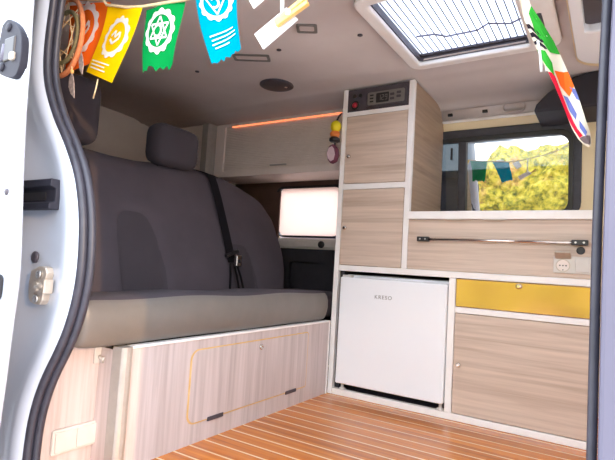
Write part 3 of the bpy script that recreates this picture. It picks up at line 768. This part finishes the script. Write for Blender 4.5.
# colourful banner hanging by the right door post
t = thing('flag_streamer', (.91, -1.0, .7), 'twisted multicolour flag streamer hanging at the right door post', 'flag')
cent = [(0, .856, .960, .012), (.12, .868, .918, .022), (.26, .888, .876, .034), (.40, .9005, .845, .036), (.55, .914, .812, .033), (.72, .928, .773, .031), (.86, .939, .738, .028), (.95, .948, .716, .022), (1, .953, .705, .004)]
def cen(s):
    for a, b in zip(cent, cent[1:]):
        if a[0] <= s <= b[0]:
            k = (s-a[0])/(b[0]-a[0]); return [a[i]+(b[i]-a[i])*k for i in (1, 2, 3)]
def fmap(u, s, d=0):
    x, z, w = cen(min(1, max(0, s))); q = (u-.5)*w*.72
    return (x + q*.93, -1.0 - d + .006*math.sin(s*9+u*4), z + q*.25)
def patch(name, poly, mat, d):
    """poly in cloth coordinates, tessellated"""
    bm = bmesh.new(); bm.faces.new([bm.verts.new((p[0], p[1], 0)) for p in poly])
    bmesh.ops.triangulate(bm, faces=bm.faces); bmesh.ops.subdivide_edges(bm, edges=bm.edges, cuts=2, use_grid_fill=True)
    for v in bm.verts: v.co = Vector(fmap(v.co.x, v.co.y, d))
    return obj(name, bm, mat, t)
bm = bmesh.new(); sheet(bm, lins(0, 1, 6), lins(0, 1, 30), lambda u, s: fmap(u, s), None, True); obj('cloth', bm, 'fcream', t)
patch('green_field', [(1,.10),(1,.40),(.55,.38),(.30,.22),(.55,.12)], 'fgreen', .0012)
patch('green_stripe', [(0,.32),(.35,.36),(.42,.45),(.22,.54),(.05,.46)], 'fgreen', .0012)
for k in range(3):
    v = .155 + k*.05
    patch('black_stripe', [(-.0,v),(.2,v+.005),(.45,v+.075),(.5,v+.10),(.38,v+.095),(.16,v+.032),(0,v+.025)], 'fblack', .0012)
patch('orange_field', [(.35,.50),(1,.53),(1,.64),(.55,.68),(.30,.60)], 'forange', .0012)
patch('red_stripe', [(.0,.50),(.25,.52),(.22,.62),(.20,.75),(.30,.88),(.40,.93),(.12,.93),(.0,.80)], 'fred', .0012)
patch('blue_field', [(.25,.66),(.45,.68),(.60,.80),(.42,.83),(.25,.76)], 'fblue', .0012)
patch('blue_field', [(.75,.62),(1,.66),(1,.74),(.85,.72)], 'fblue', .0012)
patch('blue_field', [(.45,.88),(.62,.84),(.8,.92),(.55,.94)], 'fblue', .0012)
patch('grey_tip', [(.1,.93),(.9,.94),(.9,.985),(.5,.998),(.15,.975)], 'fgrey', .0013)
bm = bmesh.new()
for x in (.889, .896): tube(bm, [(x-.006,-1.003,.872),(x-.002,-1.003,.85),(x,-1.003,.823)], .0024, 6)
obj('white_ties', bm, 'paper', t)
bm = bmesh.new(); tube(bm, [(.856,-1.0,.958),(.85,-1.02,1.1),(.845,-1.06,1.222)], .003, 6); obj('hanging_cord', bm, 'paper', t)

# ------------------------------------------------------------------ door opening: pillar, seal, sliding door
seal = [(-.056,1.25),(-.062,1.16),(-.066,1.07),(-.072,.957),(-.062,.89),(-.036,.838),(.0,.785),(.040,.740),(.088,.672),(.112,.61),(.123,.557),(.128,.50),(.127,.455),(.118,.405),(.100,.355),(.075,.31),(.049,.27),(.027,.225),(.012,.175),(.006,.12),(.006,.02),(.03,-.06)]
def smoothline(p, it=2):
    for _ in range(it):
        q = [p[0]]
        for a, b in zip(p, p[1:]): q += [(a[0]*.75+b[0]*.25, a[1]*.75+b[1]*.25), (a[0]*.25+b[0]*.75, a[1]*.25+b[1]*.75)]
        p = q + [p[-1]]
    return p
sl = smoothline(seal)
bm = bmesh.new(); n = len(sl); rows = []
for (x, z) in sl:
    rows.append([bm.verts.new(c) for c in ((x-.012,-1.190,z),(x-.014,-1.214,z),(x-.022,-1.226,z),(x-.045,-1.228,z),(x-.07,-1.222,z),(x-.135,-1.218,z),(x-.17,-1.225,z),(-.34,-1.25,z),(-.62,-1.26,z))])
for a, b in zip(rows, rows[1:]):
    for k in range(len(a)-1): bm.faces.new((a[k], a[k+1], b[k+1], b[k])).smooth = True
o = obj('trim_8', bm, 'white', solid=.003); struct(o, 'white painted rear door pillar with striker and rail', 'pillar')
t = thing('door_seal', (.05, -1.2, 0), 'dark double-lipped rubber seal curving along the left door pillar', 'seal')
bm = bmesh.new(); tube(bm, [(x-.0105,-1.212,z) for x, z in sl], .0088, 10); obj('outer_lip', bm, 'rubber', t)
bm = bmesh.new(); tube(bm, [(x-.002,-1.199,z) for x, z in sl], .0080, 10); obj('inner_lip', bm, 'rubber', t)
# right post, lengthened forward out of view to block the sun
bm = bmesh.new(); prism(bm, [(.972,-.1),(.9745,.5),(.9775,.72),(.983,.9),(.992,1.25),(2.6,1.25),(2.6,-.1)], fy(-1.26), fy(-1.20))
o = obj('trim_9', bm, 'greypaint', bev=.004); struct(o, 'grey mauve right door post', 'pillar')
bm = bmesh.new(); tube(bm, [(.966,-1.215,-.1),(.9682,-1.215,.35),(.9692,-1.215,.56),(.9722,-1.215,.72),(.977,-1.215,.9),(.986,-1.215,1.25)], .0045, 10)
tag(obj('door_seal', bm, 'rubber'), 'dark rubber seal running straight down the right door post', 'seal')
# header over the door, above the frame
o = obj('trim_10', prism(bmesh.new(), [(-1.28,1.25),(-1.19,1.21),(-1.17,1.222),(-1.20,1.41),(-1.27,1.41)], lambda y, z: (-1.4, y, z), lambda y, z: (1.75, y, z)), 'white'); struct(o, 'white roof rail above the door opening', 'trim')

# guide rail, plug and striker on the pillar
t = thing('guide_rail', (-.04, -1.23, .60), 'dark slotted guide rail end set into the white pillar', 'rail')
bm = bmesh.new(); prism(bm, [(-1.224,.594),(-1.246,.594),(-1.246,.606),(-1.234,.610),(-1.234,.636),(-1.246,.640),(-1.246,.655),(-1.224,.655)], fx(-.30), fx(.043)); obj('channel', bm, 'darksteel', t, bev=.002)
obj('slot', B(-.10, .010, -1.236, -1.2335, .614, .630), 'black', t)
tag(obj('hole_plug', disc(bmesh.new(), (-.020,-1.226,.497), (0,-1,0), [(.012,0),(.012,.004),(.007,.006)], 16), 'panel'), 'round grey plug on the white pillar above the striker', 'plug')
t = thing('striker_plate', (.02, -1.225, .40), 'zinc door striker plate screwed to the white pillar', 'striker')
bm = bmesh.new(); prism(bm, smoothline([(-.012,.470),(-.018,.440),(-.010,.408),(.012,.404),(.036,.405),(.040,.440),(.046,.477),(.02,.482)]+[(-.012,.470)], 1)[:-1], fy(-1.238), fy(-1.222)); obj('plate', bm, 'steel', t, bev=.002)
for x, z in ((.021,.464),(.018,.416)):
    s = obj('screw', disc(bmesh.new(), (x,-1.238,z), (0,-1,0), [(.0085,0),(.008,.004),(.004,.0045),(.0035,.002)], 14), 'screw', t)
bm = bmesh.new(); tube(bm, [(.022,-1.236,.440),(.022,-1.247,.440)], .010, 12); tube(bm, [(.022,-1.242,.440),(.050,-1.242,.443)], .006, 8); box(bm, .046, .056, -1.247, -1.228, .428, .456, .002); obj('striker_pin', bm, 'steel', t)

# opened sliding door
t = thing('sliding_door', (-.3, -1.31, 0), 'white sliding door pushed open at the far left', 'door')
de = [(.044,1.30),(.058,1.05),(.064,.95),(.072,.87),(.075,.78),(.086,.67),(.098,.585),(.111,.49),(.113,.44),(.107,.38),(.104,.29),(.098,.22),(.09,.1),(.08,-.2)]
de = smoothline(de)
bm = bmesh.new(); prof_d = ((-.16,-1.285),(-.10,-1.292),(-.045,-1.305),(-.004,-1.320),(-.004,-1.328),(-.012,-1.330))
rows = []
for (x, z) in de: rows.append([bm.verts.new((x+dx, y, z)) for dx, y in prof_d] + [bm.verts.new((-.9,-1.34,z)), bm.verts.new((-.9,-1.285,z))])
for a, b in zip(rows, rows[1:]):
    for k in range(len(a)): bm.faces.new((a[k], a[(k+1)%len(a)], b[(k+1)%len(a)], b[k])).smooth = k < 5
bm.faces.new(rows[0]); bm.faces.new(rows[-1][::-1])
obj('door_shell', bm, 'white', t)
outl = smoothline([(-.010,.936),(.010,.946),(.040,.930),(.066,.906),(.072,.868),(.070,.838),(.056,.821),(.02,.830),(-.008,.841),(-.020,.856),(-.020,.880)]+[(-.010,.936)], 2)[:-1]
la = obj('latch', prism(bmesh.new(), outl, fy(-1.340), fy(-1.326)), 'darksteel', t, bev=.002); la['label'] = 'dark zinc door latch'
obj('latch_mouth', B(.010, .048, -1.3425, -1.336, .858, .904, bev=.003), 'black', la)
obj('latch_roller', disc(bmesh.new(), (.006,-1.336,.872), (.1,0,1), [(.008,-.010),(.008,.022)], 12), 'greypaint', la)
obj('latch_claw', B(.038, .052, -1.346, -1.336, .856, .872, bev=.003), 'steel', la)
for x, z in ((.019,.925),(.008,.850)):
    obj('screw', disc(bmesh.new(), (x,-1.340,z), (0,-1,0), [(.0085,0),(.008,.003),(.004,.004)], 14), 'darksteel', la)
obj('screw_plug', disc(bmesh.new(), (.053,-1.328,.614), (0,-1,0), [(.007,0),(.0065,.004),(.003,.006)], 14), 'panel', t)
obj('inner_handle', prism(bmesh.new(), rrect(-.06, .076, .419, .466, .012), fy(-1.342), fy(-1.33)), 'black', t, bev=.003)

# ------------------------------------------------------------------ outside
o = obj('ground', sheet(bmesh.new(), lins(-30, 30, 12), lins(-30, 30, 12), lambda x, y: (x, y, -.52)), 'gravel'); struct(o, 'gravel ground around the van', 'ground')
t = thing('garden_wall', (0, 3.6, -.52), 'grey rendered garden wall beyond the right window', 'wall')
obj('masonry', B(-9, 9, 3.55, 3.8, -.52, 1.56), 'stone', t); obj('coping', B(-9, 9, 3.5, 3.85, 1.56, 1.64), 'slate', t)
def shrub(x, y, h, r, seed):
    bm = bmesh.new(); bmesh.ops.create_icosphere(bm, subdivisions=5, radius=1)
    for v in bm.verts:
        p = v.co.copy(); d = 1 + .22*noise.noise(p*2.3 + Vector((seed, 0, 0))) + .13*noise.noise(p*6 + Vector((0, seed, 0))) + .10*noise.noise(p*15)
        v.co = Vector((p.x*r*d, p.y*r*.7*d, p.z*h/2*d + h/2)) + Vector((x, y, -.52))
    return bm
hb = bmesh.new()
for k in range(12):
    b_ = shrub(-9.5 + k*1.35 + random.uniform(-.2,.2), -6.4 + random.uniform(-.25,.25), 1.88 + random.uniform(-.15,.2), 1.2, k*3.1)
    me_ = bpy.data.meshes.new('tmp'); b_.to_mesh(me_); b_.free(); hb.from_mesh(me_); bpy.data.meshes.remove(me_)
o = obj('hedge', hb, 'hedge'); tag(o, 'long yellow autumn hedge mirrored in the window and the drawer', 'hedge'); o['kind'] = 'stuff'

# ------------------------------------------------------------------ light, sky, camera
w = bpy.data.worlds.new('sky'); S.world = w; w.use_nodes = True; nt = w.node_tree
bg = nt.nodes['Background']
tc = nt.nodes.new('ShaderNodeTexCoord'); sp = nt.nodes.new('ShaderNodeSeparateXYZ'); nt.links.new(tc.outputs['Generated'], sp.inputs[0])
r = nt.nodes.new('ShaderNodeValToRGB'); e = r.color_ramp.elements
e[0].position = 0; e[0].color = (.98, .97, 1.0, 1); e[1].position = .6; e[1].color = (.72, .84, 1.0, 1)
nt.links.new(sp.outputs['Z'], r.inputs['Fac']); nt.links.new(r.outputs['Color'], bg.inputs[0]); bg.inputs[1].default_value = 2.1

sun = bpy.data.lights.new('sun', 'SUN'); sun.energy = .6; sun.color = (1, .60, .26); sun.angle = math.radians(.6)
so = bpy.data.objects.new('sun', sun); COL.objects.link(so)
d = Vector((-.95, .30, -.22)); so.rotation_euler = d.to_track_quat('-Z', 'Y').to_euler(); so.location = (8, -4, 3)

cam = bpy.data.cameras.new('camera'); co = bpy.data.objects.new('camera', cam); COL.objects.link(co)
co.location = (.984, -1.7754, .5156); co.rotation_mode = 'XYZ'; co.rotation_euler = (1.6421, -.0609, .561)
cam.sensor_fit = 'HORIZONTAL'; cam.sensor_width = 36; cam.lens = 485.56/615*36; cam.clip_start = .02
S.camera = co
S.view_settings.view_transform = 'Standard'; S.view_settings.look = 'None'; S.view_settings.gamma = 1; S.view_settings.use_curve_mapping = False
S.view_settings.exposure = 1.75
